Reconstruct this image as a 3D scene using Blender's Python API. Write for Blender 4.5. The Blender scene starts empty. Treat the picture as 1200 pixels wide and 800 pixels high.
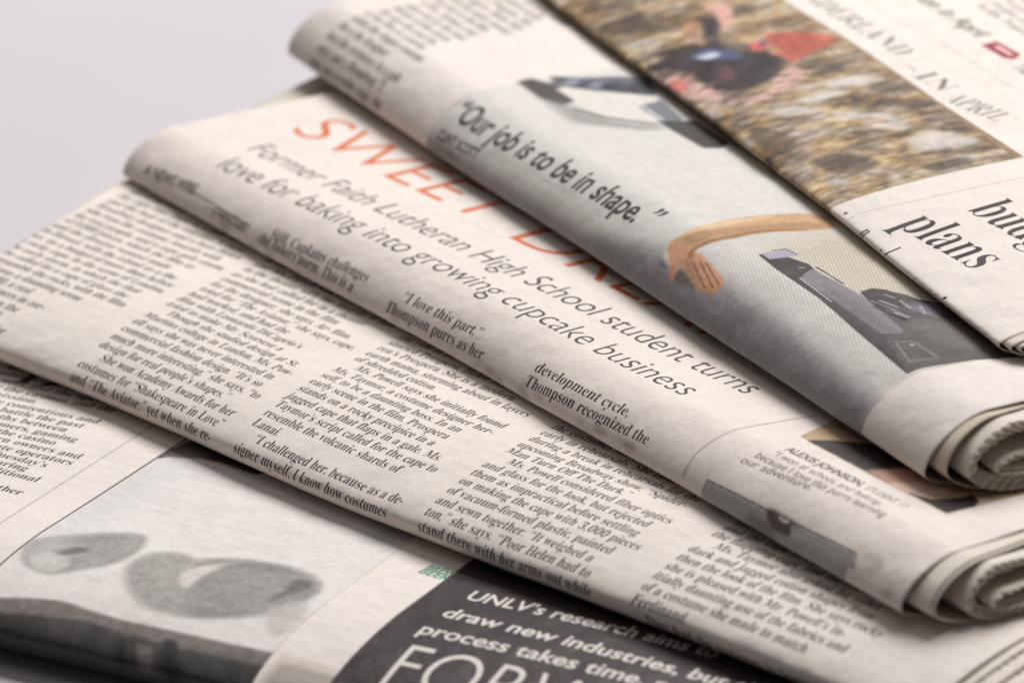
import bpy, math, random
import numpy as np
MM = 0.001
# ------------------------------------------------------------------ camera, light, exposure
scene = bpy.context.scene
col = scene.collection
CAM_ELEV = math.radians(21.5); CAM_DIST = 0.984
cam_d = bpy.data.cameras.new('camera'); cam_d.lens = 180.0; cam_d.sensor_width = 36.0
cam_d.clip_start = 0.05; cam_d.clip_end = 60.0
cam = bpy.data.objects.new('camera', cam_d); col.objects.link(cam)
cam.location = (0.0, -CAM_DIST*math.cos(CAM_ELEV), 0.020 + CAM_DIST*math.sin(CAM_ELEV))
cam.rotation_euler = (math.pi/2 - CAM_ELEV, 0, 0)
cam_d.dof.use_dof = True; cam_d.dof.focus_distance = CAM_DIST - 0.052; cam_d.dof.aperture_fstop = 17.5; cam_d.dof.aperture_blades = 0
scene.camera = cam
scene.view_settings.view_transform = 'Standard'; scene.view_settings.look = 'None'
scene.view_settings.gamma = 1.0; scene.view_settings.use_curve_mapping = False
scene.view_settings.exposure = 0.0
scene.render.resolution_x = 1024; scene.render.resolution_y = 682
world = bpy.data.worlds.new('World'); scene.world = world; world.use_nodes = True
bg = world.node_tree.nodes['Background']; bg.inputs[0].default_value = (1.0, 0.94, 0.90, 1); bg.inputs[1].default_value = 0.075

def area_light(name, loc, target, size, size_y, power, color):
    d = bpy.data.lights.new(name, 'AREA'); d.shape = 'RECTANGLE'; d.size = size; d.size_y = size_y; d.energy = power; d.color = color
    o = bpy.data.objects.new(name, d); col.objects.link(o); o.location = loc
    v = np.array(target, float) - np.array(loc, float)
    o.rotation_euler = (math.atan2(math.hypot(v[0], v[1]), -v[2]), 0, math.atan2(v[1], v[0]) - math.pi/2)
    return o
area_light('window_light', (0.50, 0.85, 1.48), (0.0, 0.0, 0.02), 1.25, 1.0, 49.0, (1.0, 0.985, 0.975))
area_light('fill_light', (-0.45, 0.0, 1.7), (0.0, 0.0, 0.0), 1.0, 1.0, 3.0, (1.0, 0.95, 0.92))  # weak overhead fill, added to lift the shadows; stands for no lamp

# ------------------------------------------------------------------ folded-sheet geometry
class Profile:
    """Cross-section of one folded sheet: nose of depth R and height H, flat above and below."""
    def __init__(self, H, R, nose=0.0, pt=2.0, pb=2.0, Rb=None, lift=0.0, nz=0.5):
        Rb = R if Rb is None else Rb
        n = 160
        t = np.linspace(0, math.pi/2, n)
        # top quarter, from nose tip (t=0) to the flat (t=90deg)
        vt = nose + R*(1-np.cos(t)**(2/pt)); zt = lift + H*nz + H*(1-nz)*np.sin(t)**(2/pt)
        vb = nose + Rb*(1-np.cos(t)**(2/pb)); zb = lift + H*nz - H*nz*np.sin(t)**(2/pb)
        far = 400.0
        V = np.concatenate([[far], vb[::-1], vt[1:], [far]])
        Z = np.concatenate([[lift], zb[::-1], zt[1:], [H+lift]])
        s = np.concatenate([[0], np.cumsum(np.hypot(np.diff(V), np.diff(Z)))])
        i0 = 1 + n - 1
        self.s = s - s[i0]; self.V = V; self.Z = Z
    def __call__(self, w):
        return np.interp(w, self.s, self.V), np.interp(w, self.s, self.Z)

class Paper:
    def __init__(self, name, origin, ang, z0, H, R, pt=2.0, pb=2.0, Rb=None, nose_wave=0.35, top_wave=0.25, seed=0, tilt=0.0, nz=0.5, drift=((0,0),)):
        self.name = name; self.o = np.array(origin, float); self.a = math.radians(ang); self.z0 = z0; self.H = H; self.R = R
        self.pt, self.pb, self.Rb = pt, pb, Rb
        self.nw, self.tw, self.seed, self.tilt = nose_wave, top_wave, seed, tilt
        g = np.linspace(-260, 260, 521); d = np.interp(g, [a for a, b in drift], [b for a, b in drift])
        k = np.hanning(41); k /= k.sum(); self.dg = g; self.dd = np.convolve(np.pad(d, 20, mode='edge'), k, 'valid')
        self.prof = Profile(H, R, 0, pt, pb, Rb, 0.0, nz)
        self.eu = np.array([math.cos(self.a), -math.sin(self.a)]); self.ev = np.array([math.sin(self.a), math.cos(self.a)])
    def surf(self, u, w, prof=None, off=0.0):
        """world metres of sheet point (u along the fold, w arc length up over the nose), mm in"""
        prof = prof or self.prof
        u = np.asarray(u, float); w = np.asarray(w, float)
        v, z = prof(w)
        if np.any(off):
            v1, z1 = prof(w-0.3); v2, z2 = prof(w+0.3)
            dv, dz = v2-v1, z2-z1; L = np.hypot(dv, dz)+1e-9
            v = v - dz/L*off; z = z + dv/L*off
        s = self.seed
        top = np.clip(z/max(self.H, .1), 0, 1)
        # handled paper is never quite flat: slow waves in the top, slow drift of the fold
        z = z + top*self.tw*(np.sin(u/23.0+s)*np.cos(w/31.0+2*s)+0.5*np.sin(u/11.0-w/17.0+3*s)) + self.tilt*np.maximum(v, 0)*top
        near = np.exp(-(np.asarray(w)-2.0)**2/90.0)       # small kinks and dents along the fold
        kink = near*(0.10*np.sin(u/4.1+2.1*s+w/5.0) + 0.07*np.sin(u/2.3+s*1.3-w/3.1)*np.sin(u/29.0+s)**2 - 0.35*np.exp(-((u+40-17*s)/5.0)**2) - 0.28*np.exp(-((u-52+11*s)/3.5)**2))
        z = z + kink*0.8
        v = v - kink*0.6
        v = v + self.nw*(np.sin(u/37.0+1.7*s)+0.35*np.sin(u/13.0+s)) + np.interp(u, self.dg, self.dd)*np.exp(-np.maximum(w, 0)/60.0)
        x = self.o[0] + u*self.eu[0] + v*self.ev[0]; y = self.o[1] + u*self.eu[1] + v*self.ev[1]
        return np.stack([x*MM, y*MM, (self.z0+z)*MM], -1)


PAPERS = {k: Paper(k, **s) for k, s in {
    'p1': dict(origin=(-78.66, -110.49), ang=28.37, z0=0, H=13, R=30, pt=1.75, pb=2.0, Rb=12, seed=1, tilt=0.0, nose_wave=0.3, top_wave=0.25, nz=0.5, drift=((-14.5, 0.32), (-11.0, -0.32), (3.5, -0.08), (16.5, 0.08))),
    'p2': dict(origin=(-22.51, -75.47), ang=44.6, z0=13, H=10.5, R=26, pt=1.7, pb=1.9, Rb=7, seed=2, tilt=0.015, nose_wave=0.3, top_wave=0.25, nz=0.42, drift=((-104.5, 0.74), (-82.5, 0.83), (-50.5, -0.15), (-13.0, -2.01), (16.0, -0.96), (46.0, 0.1), (76.0, 0.74), (95.5, 0.7))),
    'p3': dict(origin=(-8.03, -29.18), ang=56.16, z0=23.5, H=11, R=12, pt=1.65, pb=1.7, Rb=9, seed=3, tilt=0.0, nose_wave=0.3, top_wave=0.25, nz=0.28, drift=((-122.0, -0.61), (-84.0, -0.51), (-45.5, 0.51), (-1.5, 1.03), (48.5, 0.41), (67.0, 0.07), (128.5, -0.91))),
    'p4': dict(origin=(26.64, -21.5), ang=62.75, z0=34.5, H=13, R=13, pt=1.65, pb=1.8, Rb=9, seed=4, tilt=0.0, nose_wave=0.3, top_wave=0.25, nz=0.26, drift=((-140.5, 0.02), (-83.5, -0.14), (-42.0, 0.31), (9.0, -0.13), (59.0, -0.23), (83.0, -0.16), (96.5, 0.34))),
    'p5': dict(origin=(51.3, 11.57), ang=68.56, z0=47.5, H=7, R=48, pt=1.7, pb=1.7, Rb=6, seed=5, tilt=0.02, nose_wave=0.3, top_wave=0.25, nz=0.35, drift=((-121.5, -0.21), (-49.5, 0.17), (20.5, 0.44), (55.0, -0.29), (93.5, -0.11))),
}.items()}

# ------------------------------------------------------------------ glyphs of the built-in font, rasterised for print
def serif(s):
    o = ''
    for c in s:
        if 'A' <= c <= 'Z': o += chr(0x1D400 + ord(c) - 65)
        elif 'a' <= c <= 'z': o += chr(0x1D41A + ord(c) - 97)
        elif '0' <= c <= '9': o += chr(0x1D7CE + ord(c) - 48)
        else: o += c
    return o
STYLES = {'body': (True, -0.004), 'head': (True, -0.0065), 'thin_serif': (True, -0.011), 'sans': (False, -0.002), 'light': (False, -0.0075), 'thin': (False, -0.011), 'bold': (False, 0.020)}
_tc = bpy.data.curves.new('type', 'FONT'); _tc.size = 1.0; _to = bpy.data.objects.new('type', _tc); col.objects.link(_to)
def _mesh(txt, off):
    _tc.body = txt; _tc.offset = off
    dg = bpy.context.evaluated_depsgraph_get(); dg.update()
    m = _to.evaluated_get(dg).to_mesh()
    n = len(m.vertices); v = np.zeros(n*3); m.vertices.foreach_get('co', v); v = v.reshape(-1, 3)[:, :2]
    m.calc_loop_triangles(); t = np.zeros(len(m.loop_triangles)*3, int); m.loop_triangles.foreach_get('vertices', t)
    _to.to_mesh_clear()
    return v, t.reshape(-1, 3)
EM = 128; PADX = 40; BASE = 150; GH = 256; GW = 288     # px per em; origin of the glyph inside its bitmap
GLYPH = {}
def glyph(c, style):
    k = (c, style)
    if k in GLYPH: return GLYPH[k]
    is_serif, off = STYLES[style]; ch = serif(c) if is_serif else c
    hh = ('h_h', style)
    def width(s):
        v, _ = _mesh(s, 0.0); return v[:, 0].max() - v[:, 0].min()
    H = serif('H') if is_serif else 'H'
    if hh not in GLYPH: GLYPH[hh] = width(H + H)
    adv = width(H + ch + H) - GLYPH[hh]
    bm = np.zeros((GH, GW), np.float32)
    if c != ' ':
        v, t = _mesh(ch, off)
        P = v*EM + np.array([PADX, BASE])        # y up, row = GH-1-y
        for a, b, d in P[t]:
            x0 = int(max(0, math.floor(min(a[0], b[0], d[0])))); x1 = int(min(GW, math.ceil(max(a[0], b[0], d[0]))+1))
            y0 = int(max(0, math.floor(min(a[1], b[1], d[1])))); y1 = int(min(GH, math.ceil(max(a[1], b[1], d[1]))+1))
            if x1 <= x0 or y1 <= y0: continue
            X = np.arange(x0, x1)[None] + 0.5; Y = np.arange(y0, y1)[:, None] + 0.5
            e0 = (b[0]-a[0])*(Y-a[1]) - (b[1]-a[1])*(X-a[0]); e1 = (d[0]-b[0])*(Y-b[1]) - (d[1]-b[1])*(X-b[0]); e2 = (a[0]-d[0])*(Y-d[1]) - (a[1]-d[1])*(X-d[0])
            ins = ((e0 >= 0) & (e1 >= 0) & (e2 >= 0)) | ((e0 <= 0) & (e1 <= 0) & (e2 <= 0))
            np.maximum(bm[y0:y1, x0:x1], ins, out=bm[y0:y1, x0:x1])
    mips = [bm]
    while mips[-1].shape[0] > 16:
        m = mips[-1]; mips.append((m[0::2, 0::2] + m[1::2, 0::2] + m[0::2, 1::2] + m[1::2, 1::2])/4)
    GLYPH[k] = (adv, mips)
    return GLYPH[k]
def text_width(s, style, size, xs=1.0): return sum(glyph(c, style)[0] for c in s)*size*xs

def rgb(*c): return np.array(c, np.float32)/255.0
PAPER_RGB = rgb(219, 210, 204); INK = rgb(52, 46, 46)

def blur(a, r):
    """separable box blur, twice"""
    r = int(max(1, round(r)))
    for _ in range(2):
        for ax in (0, 1):
            pad = [(0, 0)]*a.ndim; pad[ax] = (r+1, r)
            c = np.cumsum(np.pad(a, pad, mode='edge'), axis=ax, dtype=np.float64)
            n = a.shape[ax]; a = ((np.take(c, range(2*r+1, 2*r+1+n), ax) - np.take(c, range(0, n), ax))/(2*r+1)).astype(np.float32)
    return a

class Print:
    """one printed page side: an RGB raster in sheet millimetres (u along the fold, w across it)"""
    def __init__(self, name, u0, u1, w0, w1, ppm=11, seed=0, tone=(1, 1, 1)):
        self.name = name; self.u0, self.u1, self.w0, self.w1, self.p = u0, u1, w0, w1, ppm
        self.W = int((u1-u0)*ppm); self.H = int((w1-w0)*ppm); self.rs = np.random.RandomState(seed)
        self.a = np.empty((self.H, self.W, 3), np.float32); self.a[:] = PAPER_RGB*np.array(tone, np.float32)
    def xy(self, P):
        P = np.atleast_2d(np.array(P, float)); return (P - [self.u0, self.w0])*self.p
    def box(self, X, pad=2):
        x0, y0 = np.floor(X.min(0)-pad).astype(int); x1, y1 = np.ceil(X.max(0)+pad).astype(int)
        return max(0, x0), max(0, y0), min(self.W, x1), min(self.H, y1)
    def comp(self, x0, y0, x1, y1, m, c, mul=False):
        r = self.a[y0:y1, x0:x1]; m = m[..., None]
        if mul: r *= 1 - m*(1-c)
        else: r += m*(c-r)
    def poly(self, P, c, soft=0.15, alpha=1.0, mul=False):
        """filled outline in mm with an edge softened over `soft` mm"""
        X = self.xy(P); s = soft*self.p; x0, y0, x1, y1 = self.box(X, 2*s+3)
        if x1 <= x0 or y1 <= y0: return
        yy = np.arange(y0, y1) + 0.5; xx = np.arange(x0, x1) + 0.5; ins = np.zeros((y1-y0, x1-x0), bool)
        for i in range(len(X)):
            (ax, ay), (bx, by) = X[i], X[(i+1) % len(X)]
            if ay == by: continue
            rows = (yy > min(ay, by)) & (yy <= max(ay, by))
            if not rows.any(): continue
            xc = ax + (yy[rows]-ay)*(bx-ax)/(by-ay)
            ins[rows] ^= xx[None] > xc[:, None]
        m = ins.astype(np.float32)
        m = blur(m, max(1, s/2)) if soft > 0 else m
        self.comp(x0, y0, x1, y1, m*alpha, c, mul)
    def smooth(self, P, n=6):
        """Catmull-Rom through the outline points"""
        P = np.array(P, float); k = len(P); o = []
        for i in range(k):
            a, b, c, d = P[i-1], P[i], P[(i+1) % k], P[(i+2) % k]
            for t in np.arange(n)/n: o.append(0.5*((2*b) + (c-a)*t + (2*a-5*b+4*c-d)*t*t + (3*b-a-3*c+d)*t**3))
        return np.array(o)
    def blob(self, P, c, soft=0.4, alpha=1.0): self.poly(self.smooth(P), c, soft, alpha)
    def ragged(self, P, c, soft, alpha=1.0, seed=0, out=(120, 98, 78), n=70, r=0.9):
        self.poly(self.smooth(P), c, soft, alpha); rs = np.random.RandomState(seed); Q = self.smooth(P, 12)
        for _ in range(n):
            q = Q[rs.randint(len(Q))] + rs.randn(2)*[0.5, 0.9]; k = r*(0.5+rs.rand()); cc = c*(0.85+0.3*rs.rand()) if rs.rand() < 0.6 else rgb(*out)*(0.8+0.5*rs.rand())
            self.blob([q+[-k*.5, 0], q+[0, k*1.4], q+[k*.5, 0.2], q+[0, -k*1.1]], np.clip(cc, 0, 1), 0.5, 0.75)
    def line(self, P, c, w=0.2, alpha=1.0, soft=0.06):
        P = np.array(P, float)
        for a, b in zip(P[:-1], P[1:]):
            d = (b-a)/max(1e-6, np.hypot(*(b-a))); n = np.array([-d[1], d[0]])*w/2
            self.poly([a+n, b+n, b-n, a-n], c, soft, alpha)
    def rect(self, u0, u1, w0, w1, c, soft=0.12, alpha=1.0): self.poly([(u0, w0), (u1, w0), (u1, w1), (u0, w1)], c, soft, alpha)
    def text(self, s, start, end=None, size=3.4, style='body', color=INK, xs=1.0, fit=None, ang=0.0, alpha=0.93, squeeze=1.0):
        """a line of type from `start`; `end` is where the (sub)string `fit` ends, otherwise `ang` degrees gives the direction"""
        start = np.array(start, float)
        if end is not None:
            d = np.array(end, float) - start; L = np.hypot(*d); ang = math.degrees(math.atan2(d[1], d[0]))
            xs = L/text_width(fit or s, style, size)
        ca, sa = math.cos(math.radians(ang)), math.sin(math.radians(ang)); pen = 0.0
        for c in s:
            adv, mips = glyph(c, style)
            if c != ' ':
                bx = np.array([(-PADX/EM, -0.35), (adv+0.12, -0.35), (adv+0.12, 0.85), (-0.2, 0.85)])
                q = bx*[size*xs, size]; q[:, 0] += pen
                X = self.xy(np.stack([start[0]+q[:, 0]*ca-q[:, 1]*sa, start[1]+q[:, 0]*sa+q[:, 1]*ca], 1)); x0, y0, x1, y1 = self.box(X, 1)
                if x1 > x0 and y1 > y0:
                    U = (np.arange(x0, x1)+0.5)/self.p + self.u0 - start[0]; V = (np.arange(y0, y1)[:, None]+0.5)/self.p + self.w0 - start[1]
                    gx = ((U*ca + V*sa) - pen)/(size*xs)*EM + PADX; gy = (-U*sa + V*ca)/size*EM + BASE
                    lv = int(np.clip(round(math.log2(max(1.0, EM/(size*self.p*min(1, xs))))), 0, len(mips)-1)); m = mips[lv]; f = 2.0**lv
                    gx = gx/f - 0.5; gy = gy/f - 0.5
                    ix = np.floor(gx).astype(int); iy = np.floor(gy).astype(int); fx = gx-ix; fy = gy-iy
                    ok = (ix >= 0) & (iy >= 0) & (ix < m.shape[1]-1) & (iy < m.shape[0]-1)
                    ixc = np.clip(ix, 0, m.shape[1]-2); iyc = np.clip(iy, 0, m.shape[0]-2)
                    v = (m[iyc, ixc]*(1-fx)*(1-fy) + m[iyc, ixc+1]*fx*(1-fy) + m[iyc+1, ixc]*(1-fx)*fy + m[iyc+1, ixc+1]*fx*fy)*ok
                    self.comp(x0, y0, x1, y1, (v*alpha).astype(np.float32), color)
            pen += adv*size*xs
    def noise2(self, su, sw, seed=0):
        """value noise with its own cell size along u and w"""
        rs = np.random.RandomState(seed); g = rs.rand(int(self.H/self.p/sw)+3, int(self.W/self.p/su)+3).astype(np.float32)
        y = np.arange(self.H)/self.p/sw; x = np.arange(self.W)/self.p/su; iy = y.astype(int); ix = x.astype(int); fy = y-iy; fx = x-ix; fy = fy*fy*(3-2*fy); fx = fx*fx*(3-2*fx)
        r0 = g[iy][:, ix]*(1-fx) + g[iy][:, ix+1]*fx; r1 = g[iy+1][:, ix]*(1-fx) + g[iy+1][:, ix+1]*fx
        return r0*(1-fy[:, None]) + r1*fy[:, None]
    def grain(self, u0, u1, w0, w1, amt, scale=0.5, seed=0):
        """ink grain of a printed picture"""
        x0, x1 = [int(np.clip((u-self.u0)*self.p, 0, self.W)) for u in (u0, u1)]; y0, y1 = [int(np.clip((w-self.w0)*self.p, 0, self.H)) for w in (w0, w1)]
        n = (self.noise(scale, seed)[y0:y1, x0:x1]-0.5)*1.2 + (self.noise(scale*2.7, seed+1)[y0:y1, x0:x1]-0.5)
        a = self.a[y0:y1, x0:x1]; lum = a.mean(-1); k = amt*(0.35 + 1.3*np.clip((0.82-lum)/0.3, 0, 1))
        a *= (1 + n*k)[..., None]
    def noise(self, scale, seed=0, shape=None):
        """smooth value noise, cell size in mm"""
        rs = np.random.RandomState(seed); H, W = shape or (self.H, self.W)
        h, w = int(H/self.p/scale)+3, int(W/self.p/scale)+3; g = rs.rand(h, w).astype(np.float32)
        y = np.arange(H)/self.p/scale; x = np.arange(W)/self.p/scale
        iy = y.astype(int); ix = x.astype(int); fy = y-iy; fx = x-ix; fy = fy*fy*(3-2*fy); fx = fx*fx*(3-2*fx)
        r0 = g[iy][:, ix]*(1-fx) + g[iy][:, ix+1]*fx; r1 = g[iy+1][:, ix]*(1-fx) + g[iy+1][:, ix+1]*fx
        return r0*(1-fy[:, None]) + r1*fy[:, None]
    def finish(self):
        # newsprint: slight mottling of pulp and ink, faint show-through of the other side
        a = self.a
        n = (self.noise(14, 11)-0.5)*0.016 + (self.noise(1.3, 12)-0.5)*0.012 + (self.noise(0.35, 13)-0.5)*0.036
        a *= (1 + n)[..., None]
        # the back page faintly shows through: soft rows, broken into words and columns
        ww = (np.arange(self.H)/self.p + self.w0)[:, None]; uu = (np.arange(self.W)/self.p + self.u0)[None]
        words = (self.noise2(2.6, 3.3, 21) > 0.36)*(((uu+17) % 49) > 3.5)*(np.sin(ww*2*math.pi/3.3) > -0.1)*(self.noise2(60, 45, 22) > 0.38)
        a *= 1 - 0.016*blur(words.astype(np.float32), 3)[..., None]
        a += ((self.rs.rand(self.H, self.W)-0.5)*0.03)[..., None].astype(np.float32)
        # fibre flecks
        for _ in range(int(self.H*self.W/9000)):
            y, x = self.rs.randint(2, self.H-8), self.rs.randint(2, self.W-8); k = self.rs.randint(1, 5); a[y:y+1+(k > 3), x:x+k] *= 0.86 + 0.1*self.rs.rand()
        np.clip(a, 0, 1, out=a)
        im = bpy.data.images.new('print_' + self.name, self.W, self.H, alpha=False)
        px = np.ones((self.H, self.W, 4), np.float32); px[..., :3] = a
        im.pixels.foreach_set(px.ravel()); im.update(); im.pack()
        self.a = None
        return im
    def uv(self, u, w): return (u-self.u0)/(self.u1-self.u0), (w-self.w0)/(self.w1-self.w0)

# ------------------------------------------------------------------ materials
def paper_nodes(name, image=None, base=(0.70, 0.655, 0.60), tint=(1, 1, 1)):
    m = bpy.data.materials.new(name); m.use_nodes = True; nt = m.node_tree; N = nt.nodes; L = nt.links
    b = N['Principled BSDF']; b.inputs['Roughness'].default_value = 0.78; b.inputs['Specular IOR Level'].default_value = 0.22
    tc = N.new('ShaderNodeTexCoord')
    n1 = N.new('ShaderNodeTexNoise'); n1.inputs['Scale'].default_value = 38.0; n1.inputs['Detail'].default_value = 4
    n2 = N.new('ShaderNodeTexNoise'); n2.inputs['Scale'].default_value = 2600.0; n2.inputs['Detail'].default_value = 3
    n3 = N.new('ShaderNodeTexNoise'); n3.inputs['Scale'].default_value = 120.0; n3.inputs['Detail'].default_value = 3
    for n in (n1, n2, n3): L.new(tc.outputs['Object'], n.inputs['Vector'])
    mr = N.new('ShaderNodeMapRange'); mr.inputs['To Min'].default_value = 0.97; mr.inputs['To Max'].default_value = 1.02
    L.new(n1.outputs['Fac'], mr.inputs['Value'])
    mx = N.new('ShaderNodeVectorMath'); mx.operation = 'SCALE'
    if image:
        t = N.new('ShaderNodeTexImage'); t.image = image; t.extension = 'EXTEND'; t.interpolation = 'Linear'
        L.new(t.outputs['Color'], mx.inputs[0])
        rr = N.new('ShaderNodeMapRange'); rr.inputs['From Min'].default_value = 0.02; rr.inputs['From Max'].default_value = 0.45; rr.inputs['To Min'].default_value = 0.5; rr.inputs['To Max'].default_value = 0.8
        L.new(t.outputs['Color'], rr.inputs['Value']); L.new(rr.outputs['Result'], b.inputs['Roughness'])   # solid ink has a little sheen
    else: mx.inputs[0].default_value = base
    L.new(mr.outputs['Result'], mx.inputs['Scale']); L.new(mx.outputs['Vector'], b.inputs['Base Color'])
    b1 = N.new('ShaderNodeBump'); b1.inputs['Strength'].default_value = 0.10; b1.inputs['Distance'].default_value = 0.0002
    b2 = N.new('ShaderNodeBump'); b2.inputs['Strength'].default_value = 0.35; b2.inputs['Distance'].default_value = 0.0018
    L.new(n2.outputs['Fac'], b1.inputs['Height']); L.new(n3.outputs['Fac'], b2.inputs['Height'])
    L.new(b2.outputs['Normal'], b1.inputs['Normal']); L.new(b1.outputs['Normal'], b.inputs['Normal'])
    return m
M_PLAIN = paper_nodes('newsprint', None, (0.66, 0.60, 0.52))
M_AGED = paper_nodes('newsprint_dull', None, (0.56, 0.52, 0.43))
M_BROWN = paper_nodes('newsprint_aged', None, (0.58, 0.50, 0.40))

# ------------------------------------------------------------------ sheet meshes
def steps(a, b, d): return np.linspace(a, b, max(2, int(math.ceil((b-a)/d))+1))
def w_lines(w0, w1, n0, n1, fine, coarse):
    """denser rows over the bend [n0, n1]"""
    parts = []
    if w0 < n0: parts.append(steps(w0, min(n0, w1), coarse)[:-1])
    parts.append(steps(max(w0, n0), min(n1, w1), fine))
    if w1 > n1: parts.append(steps(n1, w1, coarse)[1:])
    return np.concatenate(parts)
def link(name, verts, faces, mats, parent, uvs=None, fmat=None, normals=None, origin=(0, 0, 0), rim=0):
    me = bpy.data.meshes.new(name); me.from_pydata((verts - np.array(origin)).tolist(), [], faces)
    for m in mats: me.materials.append(m)
    if fmat is not None: me.polygons.foreach_set('material_index', fmat)
    if uvs is not None:
        ul = me.uv_layers.new(name='page'); idx = np.zeros(len(me.loops), int); me.loops.foreach_get('vertex_index', idx)
        ul.data.foreach_set('uv', uvs[idx].ravel())
    sm = np.ones(len(me.polygons), bool)
    if rim: sm[-rim:] = False
    me.polygons.foreach_set('use_smooth', sm); me.update()
    if normals is not None: me.normals_split_custom_set_from_vertices(normals.tolist())
    o = bpy.data.objects.new(name, me); col.objects.link(o)
    if parent: o.parent = parent
    return o
def grid_faces(nu, nw, flip=False, base=0):
    i, j = np.meshgrid(np.arange(nu-1), np.arange(nw-1), indexing='ij'); a = base + i*nw + j
    q = np.stack([a, a+nw, a+nw+1, a+1], -1).reshape(-1, 4)
    return q[:, ::-1] if flip else q
def make_sheet(paper, parent, origin, name, pr, mat_out, mat_in, u0, u1, w0, w1, prof=None, thick=0.11, zig0=0.0, zig1=0.0, skew0=0.0, skew1=0.0, curl1=0.0, slant=0.0, seed=0, fine=0.8, period=1.9, wav=0.0):
    """one folded leaf with real thickness; its cut ends can be pinked (zig) and not square (skew)"""
    rs = np.random.RandomState(seed); bend = 40 if prof is None else 34
    ws = w_lines(w0, w1, -26, bend, fine, 3.0 if not (zig0 or zig1) else 0.9)
    us = np.concatenate([[u0, u0+0.8], steps(u0+3, u1-3, 3.5), [u1-0.8, u1]])
    U, Wg = np.meshgrid(us, ws, indexing='ij')
    tri = lambda x: 2*np.abs(2*((x/period) % 1)-1)-1
    ends = np.zeros_like(ws); j = np.interp(ws, np.arange(w0-5, w1+8, 2.3), rs.randn(len(np.arange(w0-5, w1+8, 2.3))))
    fu = np.clip((U-(u0+u1)/2)/((u1-u0)/2), -1, 1)
    U = U + skew1*np.maximum(0, Wg)*np.clip(fu, 0, 1)**2 + skew0*np.maximum(0, Wg)*np.clip(-fu, 0, 1)**2
    U = U - slant*np.clip(Wg, -12, 34)*np.clip((U-(u1-25))/25, 0, 1)
    for k, z in ((0, zig0), (-1, zig1)): U[k] += z*(tri(ws) + 0.35*j)
    O = paper.surf(U, Wg, prof, 0.0); I = paper.surf(U, Wg, prof, -thick)
    if curl1 or wav:
        c = np.clip((U-(u1-22))/22, 0, 1)**2; up = np.clip(Wg/12.0, -1, 1)
        dz = c*(curl1*np.sin(Wg/9.0+paper.seed) + wav*np.sin(Wg/4.3+2*paper.seed))*MM
        O[..., 2] += dz; I[..., 2] += dz
    nu, nw = len(us), len(ws); n = nu*nw
    V = np.concatenate([O.reshape(-1, 3), I.reshape(-1, 3)])
    F = [grid_faces(nu, nw), grid_faces(nu, nw, True, n)]; fm = [np.zeros(len(F[0]), int), np.ones(len(F[1]), int)]
    ring = [(i*nw) for i in range(nu)] + [(nu-1)*nw+j for j in range(1, nw)] + [i*nw+nw-1 for i in range(nu-2, -1, -1)] + [j for j in range(nw-2, 0, -1)]
    r = np.array(ring); r2 = np.roll(r, -1); rim = np.stack([r, r+n, r2+n, r2], -1); F.append(rim); fm.append(np.ones(len(rim), int))
    uv = None
    if pr is not None:
        a, b = pr.uv(U, Wg); uv = np.stack([a, b], -1).reshape(-1, 2); uv = np.concatenate([uv, uv])
    o = link(name, V, np.concatenate(F).tolist(), [mat_out, mat_in], parent, uv, np.concatenate(fm), None, origin, len(rim))
    return o
def make_patch(paper, parent, origin, name, pr, mat, quad, label=None, lift=0.05, prof=None):
    """the inked area of a story, headline or picture: a film lying on the page, same print, its own object"""
    q = np.array(quad, float)                      # (u,w) corners: low-left, low-right, top-right, top-left
    L1 = np.hypot(*(q[1]-q[0])); L2 = np.hypot(*(q[3]-q[0]))
    s = steps(0, 1, min(0.5, 3.5/L1)); t = steps(0, 1, min(0.5, 0.8/L2)); s = np.insert(s, [1, len(s)-1], [0.3/L1, 1-0.3/L1]); t = np.insert(t, [1, len(t)-1], [0.15/L2, 1-0.15/L2]); S, T = np.meshgrid(s, t, indexing='ij')
    P = (1-S)[..., None]*(1-T)[..., None]*q[0] + S[..., None]*(1-T)[..., None]*q[1] + S[..., None]*T[..., None]*q[2] + (1-S)[..., None]*T[..., None]*q[3]
    U, W = P[..., 0], P[..., 1]
    lf = np.full(U.shape, lift); lf[0] = lf[-1] = -0.04; lf[:, 0] = lf[:, -1] = -0.04      # the rim tucks just under the page surface
    X = paper.surf(U, W, prof, lf); du = paper.surf(U+.4, W, prof, lift)-paper.surf(U-.4, W, prof, lift); dw = paper.surf(U, W+.6, prof, lift)-paper.surf(U, W-.6, prof, lift)
    N = np.cross(du, dw).reshape(-1, 3); N /= np.linalg.norm(N, axis=1)[:, None]
    a, b = pr.uv(U, W)
    o = link(name, X.reshape(-1, 3), grid_faces(len(s), len(t)).tolist(), [mat], parent, np.stack([a, b], -1).reshape(-1, 2), None, N, origin)
    if label: o['label'] = label
    return o
def newspaper(paper, label):
    e = bpy.data.objects.new('newspaper', None); col.objects.link(e); e.empty_display_size = 0.02
    e.location = (paper.o[0]*MM, paper.o[1]*MM, paper.z0*MM)
    e['label'] = label; e['category'] = 'newspaper'; e['group'] = 'folded newspapers in the pile'
    return e, tuple(e.location)

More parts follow.
